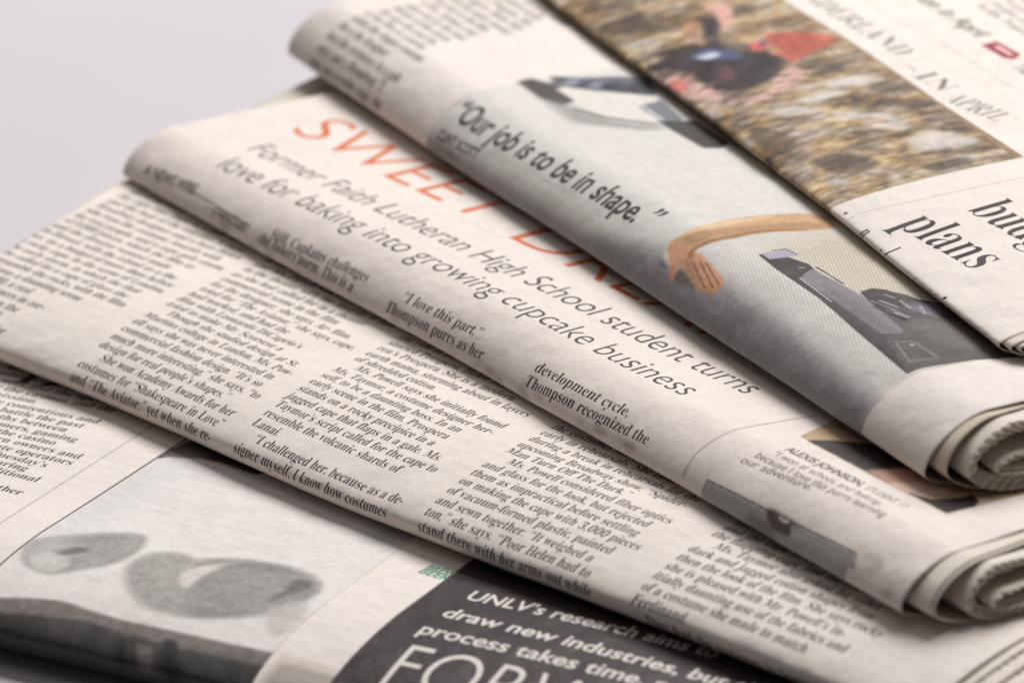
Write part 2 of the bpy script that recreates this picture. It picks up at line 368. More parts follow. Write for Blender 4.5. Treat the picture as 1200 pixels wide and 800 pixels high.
# ------------------------------------------------------------------ the table
tb = bpy.data.materials.new('table_white'); tb.use_nodes = True
_b = tb.node_tree.nodes['Principled BSDF']; _b.inputs['Roughness'].default_value = 0.55; _b.inputs['Specular IOR Level'].default_value = 0.3
_n = tb.node_tree.nodes.new('ShaderNodeTexNoise'); _n.inputs['Scale'].default_value = 9.0; _tcc = tb.node_tree.nodes.new('ShaderNodeTexCoord')
_r = tb.node_tree.nodes.new('ShaderNodeValToRGB'); _r.color_ramp.elements[0].color = (0.50, 0.477, 0.503, 1); _r.color_ramp.elements[1].color = (0.56, 0.533, 0.561, 1)
tb.node_tree.links.new(_tcc.outputs['Object'], _n.inputs['Vector']); tb.node_tree.links.new(_n.outputs['Fac'], _r.inputs['Fac']); tb.node_tree.links.new(_r.outputs['Color'], _b.inputs['Base Color'])
g = steps(-1.6, 1.6, 0.2); GX, GY = np.meshgrid(g, g, indexing='ij')
tv = np.stack([GX, GY+0.6, GX*0], -1).reshape(-1, 3)
to = link('table_surface', tv, grid_faces(len(g), len(g)).tolist(), [tb], None); to['kind'] = 'structure'

# ================================================================== newspaper 1 (bottom of the pile): photo, black panel
P = PAPERS['p1']
pr = Print('bottom', -150, 190, -24, 150, 9, 1, tone=(0.99, 0.99, 0.985))
RED = rgb(202, 98, 58)
pr.rect(-21.5, 38.5, -24, 93, rgb(213, 207, 203), 0.1)
pr.line([(-21.8, -24), (-21.8, 100)], INK, 0.22); pr.line([(-30.5, -24), (-30.5, 130)], INK, 0.14, 0.8)
pr.line([(38.3, 8), (38.6, 93)], rgb(120, 116, 112), 0.4, 0.4, 0.2)
# what the picture shows: two soft grey soles on a pale floor, dark boards below
G = rgb(150, 146, 142)
pr.blob([(-20.70, 21.93), (-21.26, 26.40), (-16.44, 31.29), (-10.03, 35.71), (-5.59, 37.25), (-3.22, 35.46), (-1.91, 30.56), (-3.00, 24.66), (-7.33, 19.97), (-11.17, 16.74), (-15.55, 16.81), (-19.25, 19.15)], G, 1.2, 0.95)
pr.blob([(-17.97, 19.70), (-17.11, 22.82), (-12.48, 23.51), (-10.29, 20.68), (-11.63, 17.17), (-14.84, 17.11)], rgb(196, 190, 184), 1.2, 0.8)
pr.blob([(-14.77, 24.25), (-12.66, 27.13), (-9.89, 27.33), (-11.08, 25.25), (-13.50, 23.40)], rgb(84, 84, 84), 0.8, 0.8)
pr.blob([(-21.17, 23.48), (-19.58, 28.01), (-12.55, 32.57), (-5.23, 35.25), (-9.96, 31.36), (-17.36, 26.00)], rgb(128, 125, 122), 1.0, 0.5)
pr.blob([(-0.34, 24.11), (0.22, 30.85), (4.86, 33.35), (9.86, 32.70), (14.16, 35.50), (19.23, 37.06), (24.83, 37.71), (30.82, 36.51), (34.25, 33.07), (35.16, 29.17), (32.29, 25.23), (29.37, 20.24), (24.56, 16.36), (18.41, 13.87), (12.27, 13.38), (7.03, 15.37), (2.93, 18.87)], rgb(156, 151, 147), 1.5, 0.95)
pr.blob([(9.86, 32.70), (14.16, 35.50), (20.21, 37.19), (26.31, 37.30), (32.26, 35.26), (34.35, 32.31), (33.25, 27.12), (28.91, 21.01), (23.99, 17.03), (18.25, 15.85), (14.51, 19.13), (12.69, 24.95)], rgb(140, 136, 132), 1.3, 0.75)
pr.blob([(9.85, 24.99), (10.85, 29.95), (14.58, 33.64), (14.81, 32.11), (13.70, 27.60), (13.04, 22.37)], rgb(206, 200, 194), 0.8, 0.9)
pr.blob([(11.05, 17.64), (18.37, 17.09), (27.28, 19.66), (32.23, 25.91), (33.19, 32.50), (34.89, 24.35), (29.57, 18.74), (19.80, 14.73)], rgb(122, 118, 116), 1.6, 0.6)
pr.blob([(12.58, 30.87), (19.07, 36.14), (27.89, 36.12), (25.25, 34.65), (17.56, 32.82)], rgb(120, 117, 115), 1.4, 0.6)
pr.blob([(28.70, 33.30), (30.49, 34.70), (32.56, 32.97), (32.33, 30.42), (30.21, 26.37), (28.47, 23.47), (29.21, 28.06)], rgb(92, 90, 88), 1.0, 0.7)
pr.blob([(31.83, 18.44), (31.06, 22.62), (34.19, 26.12), (37.26, 22.68), (37.48, 17.05), (36.10, 14.15)], rgb(182, 176, 171), 1.6, 0.8)
pr.poly([(-60, -24)] + [(-19.18, 6.27), (-16.18, 7.36), (-10.04, 9.11), (-4.73, 10.27), (0.42, 9.58), (7.92, 9.07), (18.18, 9.38), (29.72, 9.71), (39.79, 9.83)] + [(38.3, -24)], rgb(114, 105, 101), 0.6)
pr.poly([(-60, -24)] + [(-17.20, 3.04), (-14.01, 3.86), (-7.51, 5.06), (1.93, 6.83), (9.69, 6.06), (20.42, 5.66), (32.02, 5.79), (41.96, 5.98)] + [(38.3, -24)], rgb(62, 59, 58), 0.8)
pr.poly([(13.59, 4.76), (17.30, 4.46), (19.64, -0.70), (16.88, -0.68)], rgb(112, 104, 100), 1.0, 0.8)
pr.poly([(8.36, 4.76), (11.25, 4.55), (14.46, -0.56), (12.03, -0.41)], rgb(38, 36, 35), 1.0, 0.8)
pr.poly([(17.90, 6.97), (20.70, 6.94), (26.22, -0.91), (22.45, -2.00)], rgb(32, 30, 30), 1.0, 0.85)
pr.poly([(2.89, 5.24), (6.88, 5.83), (7.55, 2.47), (4.26, 1.55)], rgb(46, 44, 44), 1.5, 0.7)
pr.poly([(21.57, 6.05), (42.11, 6.02), (43.59, 3.38), (25.32, 0.57)], rgb(48, 50, 46), 2.0, 0.6)
pr.poly([(-21.47, 67.77), (-21.98, 70.67), (-20.42, 74.76), (-15.72, 75.57), (-10.21, 73.20), (-15.16, 73.16), (-19.09, 71.40)], rgb(66, 54, 50), 0.5)
pr.poly([(-22.19, 71.01), (-19.56, 69.77), (-14.54, 72.14), (-9.59, 72.19), (-1.66, 70.60), (1.64, 77.31), (-13.20, 89.82), (-20.58, 78.34)], rgb(66, 56, 52), 0.8)
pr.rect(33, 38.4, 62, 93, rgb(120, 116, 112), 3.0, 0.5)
pr.grain(-21.5, 38.3, -24, 93, 0.06, 0.5, 3); pr.grain(-21.5, 38.3, -24, 93, 0.03, 2.2, 5)
pr.rect(-21.5, 38.3, 80, 93, rgb(140, 138, 142), 6.0, 0.6); pr.rect(30, 38.3, 55, 93, rgb(150, 150, 156), 5.0, 0.5); pr.rect(-21.5, -14, 20, 75, rgb(196, 194, 198), 5.0, 0.5)  # soft dark top edge: shadow of the newspaper above, painted into the picture
_x0, _x1, _y1 = int((-21.5-pr.u0)*pr.p), int((38.3-pr.u0)*pr.p), int((93-pr.w0)*pr.p)
_u = np.arange(_x0, _x1)/pr.p; _w = (np.arange(_y1)/pr.p)[:, None]
_t = 0.5+0.25*(np.cos((_u+_w)*2*math.pi/0.62)+np.cos((_u-_w)*2*math.pi/0.62)); _l = pr.a[:_y1, _x0:_x1].mean(-1)
pr.a[:_y1, _x0:_x1] *= (1 - 0.16*(_t-0.5)*np.clip((0.84-_l)/0.2, 0.1, 1))[..., None].astype(np.float32)
pr.rect(38.35, 52.5, -24, 150, PAPER_RGB, 0.12); pr.rect(-152, -21.9, -24, 150, PAPER_RGB, 0.1)
pr.line([(-21.8, -24), (-21.8, 100)], INK, 0.22); pr.line([(-30.5, -24), (-30.5, 130)], INK, 0.14, 0.8)
# pale strip between photo and panel, with a faint floor line
pr.poly([(39.96, 10.14), (51.57, 9.69), (51.9, -24), (38.4, -24)], rgb(190, 178, 166), 0.6, 0.6)
pr.poly([(41.13, 8.06), (52.72, 7.64), (51.9, -24), (38.4, -24)], rgb(150, 140, 132), 0.8, 0.6)
# panel
DK = rgb(52, 45, 44)
pr.rect(51.9, 190, -24, 150, DK, 0.3)
WH = rgb(226, 218, 212)
pr.text('UNLV’s research aims to', (58.83, 40.43), (74.18, 40.16), 5.6, 'bold', WH, fit='UNLV’s')
pr.text('draw new industries, but the', (58.64, 32.09), (105.23, 30.57), 5.6, 'bold', WH, fit='draw new industries,')
pr.text('process takes time, money', (58.19, 24.48), (101.77, 24.38), 5.6, 'bold', WH, fit='process takes time,')
pr.text('FORWARD', (58.98, 7.78), (84.85, 8.41), 19, 'thin', WH, fit='FOR')
GR = rgb(70, 128, 98)
pr.text('BREW', (46.31, 48.60), (52.34, 48.00), 3.2, 'bold', GR); pr.text('BEER', (45.97, 46.75), (52.18, 45.83), 3.2, 'bold', GR)
# story at the left
L1 = ['After days of talks, the', 'commission heard from', 'owners and the operators,', 'over the casinos and the', 'commission.', '  The contentious and', 'heated battle the past', 'months between', 'commissioners, gaming', 'and the casino', 'and eastern owners and', 'the dispute operators', 'on Tuesday’s', 'hearing', 'the additional', '', 'of another', 'in the owners', 'and gaming and the', 'operators and battle']
for i, s in enumerate(L1):
    w = 76.7 - 3.2*(i-5); x = {5: (-40.10, 77.10), 6: (-41.61, 73.83), 7: (-43.25, 70.49), 8: (-38.83, 67.17), 9: (-41.53, 63.76), 10: (-33.89, 60.66), 11: (-33.62, 57.62), 12: (-37.12, 54.68), 13: (-39.38, 51.56), 14: (-34.85, 48.33), 16: (-34.29, 38.45)}.get(i)
    wd = text_width(s, 'body', 3.5, 0.86)
    u = (x[0]-wd) if x else -72.0
    pr.text(s, (u, w), None, 3.5, 'body', INK, 0.86)
pr.text('D', (-67.00, 87.86), None, 15, 'head', INK, 0.9)
im = pr.finish(); mt = paper_nodes('print_bottom', im)
e, o = newspaper(P, 'lowest newspaper of the pile, with a grey photo beside a black panel of white letters')
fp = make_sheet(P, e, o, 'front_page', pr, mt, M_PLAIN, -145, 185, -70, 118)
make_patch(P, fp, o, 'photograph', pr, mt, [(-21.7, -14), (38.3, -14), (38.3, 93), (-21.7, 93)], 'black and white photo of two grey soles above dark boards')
make_patch(P, fp, o, 'panel', pr, mt, [(51.9, -8), (170, -8), (170, 95), (51.9, 95)], 'black panel with white headline lettering')
make_patch(P, fp, o, 'text_column', pr, mt, [(-78, 22), (-32, 22), (-32, 96), (-78, 96)])
for k, (d, tg, R) in enumerate([(1.6, .5, 24), (3.4, 1.2, 21), (5.5, 2.4, 17), (8, 3.6, 13), (11, 4.6, 9)]):
    make_sheet(P, e, o, 'inner_page', None, M_PLAIN, M_PLAIN, -144, 184-k*1.5, -60, 117-k, Profile(13-2*tg, R, d, 1.35, 2.0, R*.5, tg), fine=1.6, seed=k)

# ================================================================== newspaper 2: the costume story in five columns
P = PAPERS['p2']
pr = Print('costume', -160, 150, -22, 150, 11, 2, tone=(1.0, 0.998, 0.99))
DIR = -0.33
A = (-88.53, 3.50); B = (-46.67, 4.34)
BX = math.hypot(B[0]-A[0], B[1]-A[1])/text_width('costumes for “Shakespeare in Love”', 'body', 3.3)
C2 = """cheeks and the costumes as they|came to her and the director|she met in London, “The film|and the cape in the storming|about the theater. She had|never designed for film before|in London, but the cape and|the film were what she wanted|the costumes were real shapes|as the costume designer says|and Ms. Powell won her way|in the theater with the Awards|as she had called for in a|commercial scene in the film|for the designer, she says. Ar-|tried for “The Aviator,” she|had worked, and had the|film with Leonardo DiCaprio’s|tried to make Mr. Scorsese a|  Though she studied design at St.|Martins college in London, Ms. Pow-|ell says she was never interested in|commercial fashion design. “It’s so|much more interesting,” she says, “to|design for real people’s shapes.”|  She won Academy Awards for her|costumes for “Shakespeare in Love”|and “The Aviator,” yet when she re-""".split('|')
C3 = """and the film in the theater was|a rocky cape, she says, and a|“I had the costumes in a gale|the designer called the shapes|of the film in London, she says|and the theater of the storm|as the look of Ms. Taymor, and|the role in the film with the|storied Prospero, Helen Mir-|ren’s Prospera. She is a modern|earth mama, storming about in layers|of shredded cotton.|  Ms. Powell says she initially found|Ms. Taymor, a costume designer her-|self, to be a daunting boss. In an|early scene in the film, Prospera|stands on a rocky precipice in a|jagged cape that flaps in a gale. Ms.|Taymor’s script called for the cape to|resemble the volcanic shards of|Lanai.|  “I challenged her, because as a de-|signer myself, I know how costumes""".split('|')
C4 = """Broadway cape and the look for|the film in the theater, and the|shape of the cape as it was in|the storm. “We had to make it|work in the film,” she says, of|the costumes she had called for|early in rehearsals. She talked|during a break in rehearsals for the|upcoming Broadway show, “Spider-|Man Turn Off The Dark.”|  Ms. Powell considered fiber optics|and glass for the look, but rejected|them as impractical before settling|on making the cape with 3,000 pieces|of vacuum-formed plastic, painted|and sewn together. “It weighed a|ton,” she says. “Poor Helen had to|stand there with her arms out while""".split('|')
C5 = """and the costumes in the film of|a rocky island, she says, when|she had asked for the look of a|shredded cape and jagged shapes.|and the cape in a gale, with the|the flapping cape and the rocks.|  Ms. Taymor also asked for other|dark and jagged cotton shapes from|then the look of the film. She says|she is pleased with Mr. Powell’s in-|itially daunting use of the fabrics|of a costume she made to match|Ferdinand.|  They had the costumes in layers""".split('|')
C1 = """of the rocky film in London she|had asked for and was never|to look at the costumes before|and sewn with the plastic cape|as the designer says she is in|the film with the cape and the|storming about the theater, in|the cape that flaps in a gale|and the look of the volcano. A|Broadway designer and a boss|who won the costume Awards|for real people, and a cape|of 3,000 pieces, which the film|and the director wanted made|in Hawaii, with the island as a|set, on a budget of more than|a rocky cape, in the scene of|the early storm, in which the|film called for a cape of glass|to resemble the rocks, with the|  “It was a daunting scene|for $3,000, a real|cape that tapers in cor-|ners, filming on the|rocks of Lanai. “I|love it,” she says, “for|this and wants""".split('|')
_fill = [w for w in ' '.join(C4[:-12] + C3[:10] + C1[:18]).replace('“', '').replace('”', '').split(' ') if w and '-' not in w]
def fill(lines, keep, width, seed):
    """run the far, unreadable lines out to the measure"""
    rs = np.random.RandomState(seed); out = []
    for i, t in enumerate(lines):
        if i < len(lines)-keep:
            lim = width - 2.5*rs.rand() - (9 if i % 7 == 6 else 0)
            while text_width(t.strip(), 'body', 3.3, BX) < lim-4: t += ' ' + _fill[rs.randint(len(_fill))]
        out.append(t)
    return out
C1 = fill(C1, 6, 43.0, 1); C2 = fill(C2, 12, 43.5, 2); C3 = fill(C3, 15, 44.0, 3); C4 = fill(C4, 11, 44.5, 4); C5 = fill(C5, 3, 44.5, 5)
def column(lines, last, w_last, u0, slope, pitch=3.3, size=3.3, xs=None, style='body', color=INK, ang=0.0, pr=pr):
    """set a ragged-right column; `last` lines hang below w_last"""
    n = len(lines)
    for i, s in enumerate(lines):
        w = w_last + (n-1-last-i)*pitch; ind = 3.2 if s.startswith('  ') else 0
        pr.text(s.strip(), (u0 + slope*w + ind, w), None, size, style, color, xs, ang=ang)
column(C2, 0, -0.3, -87.6, -0.13, 3.3, xs=BX, ang=DIR)
column(C3, 0, -0.3, -39.9, -0.13, 3.3, xs=BX, ang=DIR)
column(C4, 0, -0.8, 9.2, -0.10, 3.28, xs=BX, ang=DIR)
column(C5, 0, -2.6, 59.5, -0.05, 3.22, xs=BX, ang=DIR)
column(C1, 0, 0.2, -134.6, -0.13, 3.3, xs=BX, ang=DIR)
im = pr.finish(); mt = paper_nodes('print_costume', im)
e, o = newspaper(P, 'second newspaper from the bottom, only small type in columns, no headline or picture')
fp = make_sheet(P, e, o, 'front_page', pr, mt, M_PLAIN, -127.5, 124.5, -60, 112, skew0=-0.31)
for q in ([(-133.5, -2), (-90.5, -2), (-99, 92), (-142, 92)], [(-88.5, -4), (-41.5, -4), (-52, 92), (-99, 92)], [(-40.6, -4.4), (7, -4.4), (-1, 78), (-50, 78)], [(8.5, -4.4), (57, -4.4), (53, 60), (4, 60)], [(58.8, -4.4), (106, -4.4), (102, 44), (56, 44)]):
    make_patch(P, fp, o, 'text_column', pr, mt, q)
for k, (d, tg, R) in enumerate([(1.2, .4, 24), (2.6, .9, 22), (4.2, 1.7, 18), (6.2, 2.6, 13)]):
    make_sheet(P, e, o, 'inner_page', None, M_PLAIN, M_PLAIN, -127+k, 126.5+k*3.0, -56, 111-k, Profile(10.5-2*tg, R, d, 1.4, 1.9, 7-k, tg), zig1=0.3, fine=1.0, seed=10+k, skew0=-0.29)
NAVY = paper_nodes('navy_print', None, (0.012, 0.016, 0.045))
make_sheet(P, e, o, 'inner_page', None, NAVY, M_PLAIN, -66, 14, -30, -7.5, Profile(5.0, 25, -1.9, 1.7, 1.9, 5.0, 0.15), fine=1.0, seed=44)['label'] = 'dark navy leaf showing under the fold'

# ================================================================== newspaper 3: the cupcake story
P = PAPERS['p3']
pr = Print('cupcake', -135, 150, -22, 135, 11, 3, tone=(1.005, 1.0, 0.995))
pr.text('SWEET', (-114.85, 33.58), (-45.22, 35.99), 18.6, 'thin', RED)
pr.text('DREAMS', (-37.13, 35.32), (53.50, 37.46), 18.6, 'thin', RED)
SB = rgb(60, 55, 54)
pr.text('Former Faith Lutheran High School student turns', (-109.36, 20.49), (55.43, 26.03), 8.6, 'light', SB)
pr.text('love for baking into growing cupcake business', (-105.56, 11.10), (49.69, 16.17), 8.6, 'light', SB)
for s, a, b in (('Still, Cupkates challenges', (-73.22, 3.05), (-39.65, 4.24)), ('the bakers norm. This is a', (-75.92, 1.28), (-41.94, 1.15)),
                ('“I love this part,”', (-27.57, 4.19), (-1.90, 5.03)), ('Thompson purrs as her', (-30.41, 1.00), (2.37, 1.71)),
                ('development cycle,', (16.39, 5.15), (45.97, 5.84)), ('Thompson recognized the', (16.26, 1.86), (54.89, 2.99))):
    pr.text(s, a, b, 3.35, 'body', INK)
pr.text('A NEWS WIRE', (-121.83, 1.96), (-103.05, 3.28), 3.6, 'bold', rgb(44, 38, 38))
pr.line([(-104.93, 3.73), (-81.72, 3.31)], rgb(90, 84, 82), 0.25); pr.line([(-97.45, 2.46), (-82.54, 2.09)], rgb(120, 110, 108), 0.2)
pr.text('LUTHERAN STUDENT', (-94.42, 1.69), (-80.74, 1.52), 2.6, 'bold', rgb(90, 82, 76))
pr.line([(67.50, 1.07), (66.89, 5.93), (67.34, 8.82), (67.82, 12.45), (68.73, 18.93), (70.91, 30.73)], rgb(110, 104, 100), 0.2)
CA = rgb(70, 62, 60)
pr.text('ALEXIS JOHNSON,', (80.51, 16.14), (100.92, 17.54), 2.7, 'bold', INK); pr.text('STUDENT, 17', (101.84, 17.58), (112.44, 17.97), 2.4, 'sans', CA)
pr.text('“I won at school, and baking,', (80.25, 13.35), (109.27, 15.27), 2.5, 'sans', CA)
pr.text('because I love this purrs learning', (78.32, 10.99), (113.17, 13.02), 2.5, 'sans', CA); pr.text('our adventure.”', (77.00, 8.64), (96.90, 10.74), 2.5, 'sans', CA)
# picture: pale wall, dark sleeve, skin tones
pr.poly([(77.07, 22.02), (118.60, 22.53), (119.60, 55.51), (83.99, 85.06), (66.89, 59.12)], rgb(182, 158, 130), 0.15)
pr.poly([(79.40, 21.99), (81.86, 25.60), (86.89, 30.29), (93.86, 32.53), (107.07, 33.56), (111.42, 32.02), (110.56, 25.28), (108.78, 22.60)], rgb(56, 48, 46), 0.5)
pr.poly([(95.73, 22.53), (98.63, 28.89), (106.26, 32.32), (112.22, 33.24), (112.97, 28.94), (106.95, 22.54), (102.34, 22.36)], rgb(190, 150, 134), 0.9)
pr.poly([(102.34, 22.36), (106.41, 28.49), (111.39, 29.26), (110.35, 23.60), (107.70, 22.32)], rgb(214, 186, 172), 0.8)
pr.poly([(107.57, 22.80), (112.05, 24.13), (114.26, 28.86), (114.28, 31.62), (117.50, 30.38), (118.65, 28.73), (118.31, 22.76)], rgb(52, 45, 44), 0.25)
# picture strip running over the fold
pr.poly([(73.64, 2.98), (115.96, 4.66), (117.80, 2.06), (74.34, 0.94)], rgb(162, 158, 156), 0.4)
a, b = (73.64, 2.98), (115.96, 4.66)
pr.poly([(a[0], a[1]), (b[0], b[1]), (b[0], b[1]-15), (a[0], a[1]-15)], rgb(162, 158, 156), 0.4)
pr.blob([(91.06, 3.87), (95.69, 4.30), (100.42, 3.64), (100.35, 1.96), (94.38, 1.44)], rgb(84, 70, 68), 0.6, 0.9)
pr.blob([(94.24, 3.72), (95.95, 4.04), (97.82, 3.70), (96.31, 3.13)], rgb(214, 208, 204), 0.35)
pr.poly([(98.44, 3.59), (101.29, 3.79), (102.11, 1.62), (99.71, 1.42)], rgb(176, 172, 170), 0.5, 0.9); pr.poly([(102.39, 3.69), (104.34, 3.74), (104.67, 1.56), (103.10, 1.65)], rgb(168, 164, 162), 0.4, 0.8)
pr.poly([(a[0]+14, a[1]-1), (a[0]+22, a[1]-1), (a[0]+22, a[1]-9), (a[0]+12, a[1]-9)], rgb(112, 104, 102), 1.5, 0.6); pr.poly([(b[0]-12, b[1]-1.5), (b[0]-2, b[1]-1), (b[0]-2, b[1]-9), (b[0]-12, b[1]-9)], rgb(172, 169, 167), 1.5, 0.6)
pr.line([a, b], rgb(96, 90, 88), 0.22); pr.line([(a[0]+1.5, a[1]-0.9), (b[0], b[1]-0.9)], rgb(96, 90, 88), 0.14, 0.6)
pr.line([a, (a[0], a[1]-9)], rgb(96, 90, 88), 0.2)
# handling marks and rubbed ink along the fold
_rs = np.random.RandomState(8)
for q in ((1.92, 0.56), (6.76, 0.58), (51.29, 1.75), (16.59, 0.59), (-76.24, 0.66), (120.34, 4.05), (126.23, 2.93), (-89.10, 1.16), (38.19, 1.30), (-24.67, 1.12)):
    for _k in range(5):
        c = np.array(q) + _rs.randn(2)*[2.2, 0.9]; rr = 0.5 + 1.2*_rs.rand()
        pr.blob([c+[-rr*1.6, 0], c+[0, rr*.6], c+[rr*1.4, .1], c+[0, -rr*.5]], rgb(150, 138, 128), 0.8, 0.28)
im = pr.finish(); mt = paper_nodes('print_cupcake', im)
e, o = newspaper(P, 'middle newspaper of the pile, with a thin red capital headline and a baking subheading')
fp = make_sheet(P, e, o, 'front_page', pr, mt, M_PLAIN, -129.0, 131.5, -44, 118, curl1=0.5, seed=2, skew1=-0.02)
def band(p0, p1, lo, hi): return [(p0[0], p0[1]+lo), (p1[0], p1[1]+lo), (p1[0], p1[1]+hi), (p0[0], p0[1]+hi)]
make_patch(P, fp, o, 'headline', pr, mt, band((-115.24, 33.01), (54.53, 37.45), -1.5, 15), 'thin red capitals reading SWEET DREAMS')
make_patch(P, fp, o, 'subheading', pr, mt, band((-106.74, 10.79), (49.86, 16.42), -3, 17.5))
for a, b in (((-75.92, 1.28), (-36.66, 1.24)), ((-30.41, 1.00), (2.67, 1.82)), ((16.26, 1.86), (54.89, 2.99))): make_patch(P, fp, o, 'text_column', pr, mt, band(a, b, -4, 7))
make_patch(P, fp, o, 'caption', pr, mt, band((77.00, 8.64), (116.02, 10.99), -1.5, 15))
a, b = (73.64, 2.98), (115.96, 4.66)
make_patch(P, fp, o, 'photograph', pr, mt, band(a, b, -13, 0.2), 'grey picture strip bent over the fold')
make_patch(P, fp, o, 'photograph', pr, mt, [(77.07, 22.02), (118.60, 22.53), (119.16, 37.03), (75.04, 41.16)], 'colour photo with pale wall and dark sleeve')
_r = random.Random(5)
specs = [(2.6, .4, .3, 10.4, 136.2, 0, .11), (2.95, .65, .5, 10.1, 136.9, 0, .11)]
specs += [(8.6+.24*i, 1.3+.24*i, .9+.2*i, 6.8-.16*i, 138.4-.14*i+.5*_r.random(), .45, .09) for i in range(9)]
specs += [(12.6+.3*i, 5.3+.24*i, 2.8+.22*i, 3.5-.15*i, 139.8-.3*i+.9*_r.random(), .5, .09) for i in range(4)]
for k, (d, tg, bg_, R, ue, zg, sl) in enumerate(specs):
    make_sheet(P, e, o, 'inner_page', None, M_PLAIN, M_PLAIN, -125-k*.6, ue, -42+k, 117-k, Profile(11-tg-bg_, R, d, 1.7, 1.8, R*.8, bg_, nz=0.36), zig1=zg, curl1=0.3, slant=sl, wav=0.0 if k < 2 else 0.35, fine=0.6, seed=20+k//2, thick=0.13)
make_sheet(P, e, o, 'inner_page', None, M_AGED, M_AGED, -118.6, 40, 4, 110, Profile(8.6, 12, 1.6, 1.65, 1.8, 8, .3), skew0=-0.475, fine=1.5, seed=29)['label'] = 'lower leaf sticking out crookedly at the left end'

# ================================================================== newspaper 4: the pull quote and the gym photo
P = PAPERS['p4']
pr = Print('gym', -166, 110, -22, 125, 11, 4, tone=(1.0, 1.0, 1.0))
uL, uR = -95.6, 75.6
pr.rect(uL, uR, -22, 125, rgb(205, 201, 196), 0.15)
pr.rect(uL, uR, -22, 2.2, rgb(140, 137, 138), 3.0, 0.9); pr.rect(uL, uL+0.6, -22, 14, rgb(150, 148, 148), 0.4, 0.5)
_a, _b, _c, _d = (-6.35, 7.75), (20.57, 8.83), (43.62, 7.84), (68.70, 6.27)
pr.poly([(_a[0]-45, -22), (_a[0]-20, 3), _a, _b, _c, _d, (uR, _d[1]), (uR, -22)], rgb(138, 134, 136), 3.5, 0.92)
pr.rect(uR, 112, -22, 126, PAPER_RGB, 0.12); pr.rect(-168, uL, -22, 126, PAPER_RGB, 0.12)      # the picture ends square
# screen pattern of the four-colour print in the wall area, a fine upright moire
n0 = Print('screen', -40, uR, -4, 60, 11)
uu = np.arange(n0.W)/11.0 + n0.u0; ww = (np.arange(n0.H)/11.0 + n0.w0)[:, None]
X = uu*math.cos(P.a) + ww*math.sin(P.a); X = uu*math.cos(P.a+0.09) + ww*math.sin(P.a+0.09); st = 0.5 + 0.5*np.sin(2*math.pi*X/0.66)
x0 = int((n0.u0-pr.u0)*11); y0 = int((n0.w0-pr.w0)*11)
m = np.clip((uu+5)/22, 0, 1)*np.clip((ww-6)/10, 0, 1)*np.clip((48-ww)/12, 0, 1)
R_ = pr.a[y0:y0+n0.H, x0:x0+n0.W]
warm = np.clip((ww-14)/14, 0, 1)*m
R_ *= 1 - warm[..., None]*(1-rgb(226, 219, 205)/rgb(236, 236, 236))
STR = (st*m)[..., None].astype(np.float32)
# object at the top: striped pad with white board
pr.poly([(-96.54, 25.45), (-97.18, 28.91), (-89.94, 31.68), (-81.17, 31.01), (-79.44, 26.61), (-85.82, 25.08)], rgb(78, 72, 68), 0.9)
pr.poly([(-85.82, 25.08), (-80.54, 27.77), (-67.09, 32.16), (-58.16, 40.70), (-59.12, 35.44), (-65.94, 27.66), (-69.85, 24.40)], rgb(150, 147, 143), 2.0, 0.9)
pr.poly([(-97.05, 32.77), (-92.67, 37.99), (-90.53, 44.77), (-86.48, 50.53), (-76.49, 47.08), (-79.72, 42.95), (-84.18, 37.48), (-89.24, 33.08)], rgb(96, 97, 104), 0.9)
for k in range(7):
    a = np.array((-94.84, 33.60))*(1-k/6.5) + np.array((-83.51, 46.96))*(k/6.5)
    pr.blob([a, a+[2.5, 2.5], a+[4, -1.0], a+[3, -3]], rgb(150, 158, 174) if k % 2 else rgb(66, 68, 76), 0.9, 0.7)
pr.poly([(-89.41, 30.43), (-83.72, 37.24), (-77.31, 43.20), (-62.87, 40.46), (-66.01, 35.43), (-73.43, 30.77)], rgb(212, 205, 199), 0.8)
pr.poly([(-72.43, 40.54), (-73.43, 46.37), (-61.81, 44.73), (-58.39, 40.25)], rgb(112, 116, 122), 0.4); pr.line([(-72.57, 41.39), (-59.20, 40.91)], rgb(216, 214, 210), 0.5)
pr.poly([(-63.25, 39.71), (-59.75, 46.48), (-44.99, 45.69), (-43.01, 42.61), (-44.55, 39.65), (-52.89, 39.63)], rgb(66, 62, 60), 0.7)
pr.poly([(-88.31, 39.66), (-83.66, 49.02), (-77.55, 47.26), (-83.39, 40.20)], rgb(52, 52, 58), 0.8, 0.8)
pr.line([(-91.25, 31.37), (-85.09, 37.96), (-76.88, 46.31)], rgb(40, 38, 42), 0.7, 0.9, 0.3)
pr.line([(-76.96, 28.21), (-69.63, 31.61), (-61.48, 38.71)], rgb(88, 84, 80), 0.8, 0.8, 0.4)
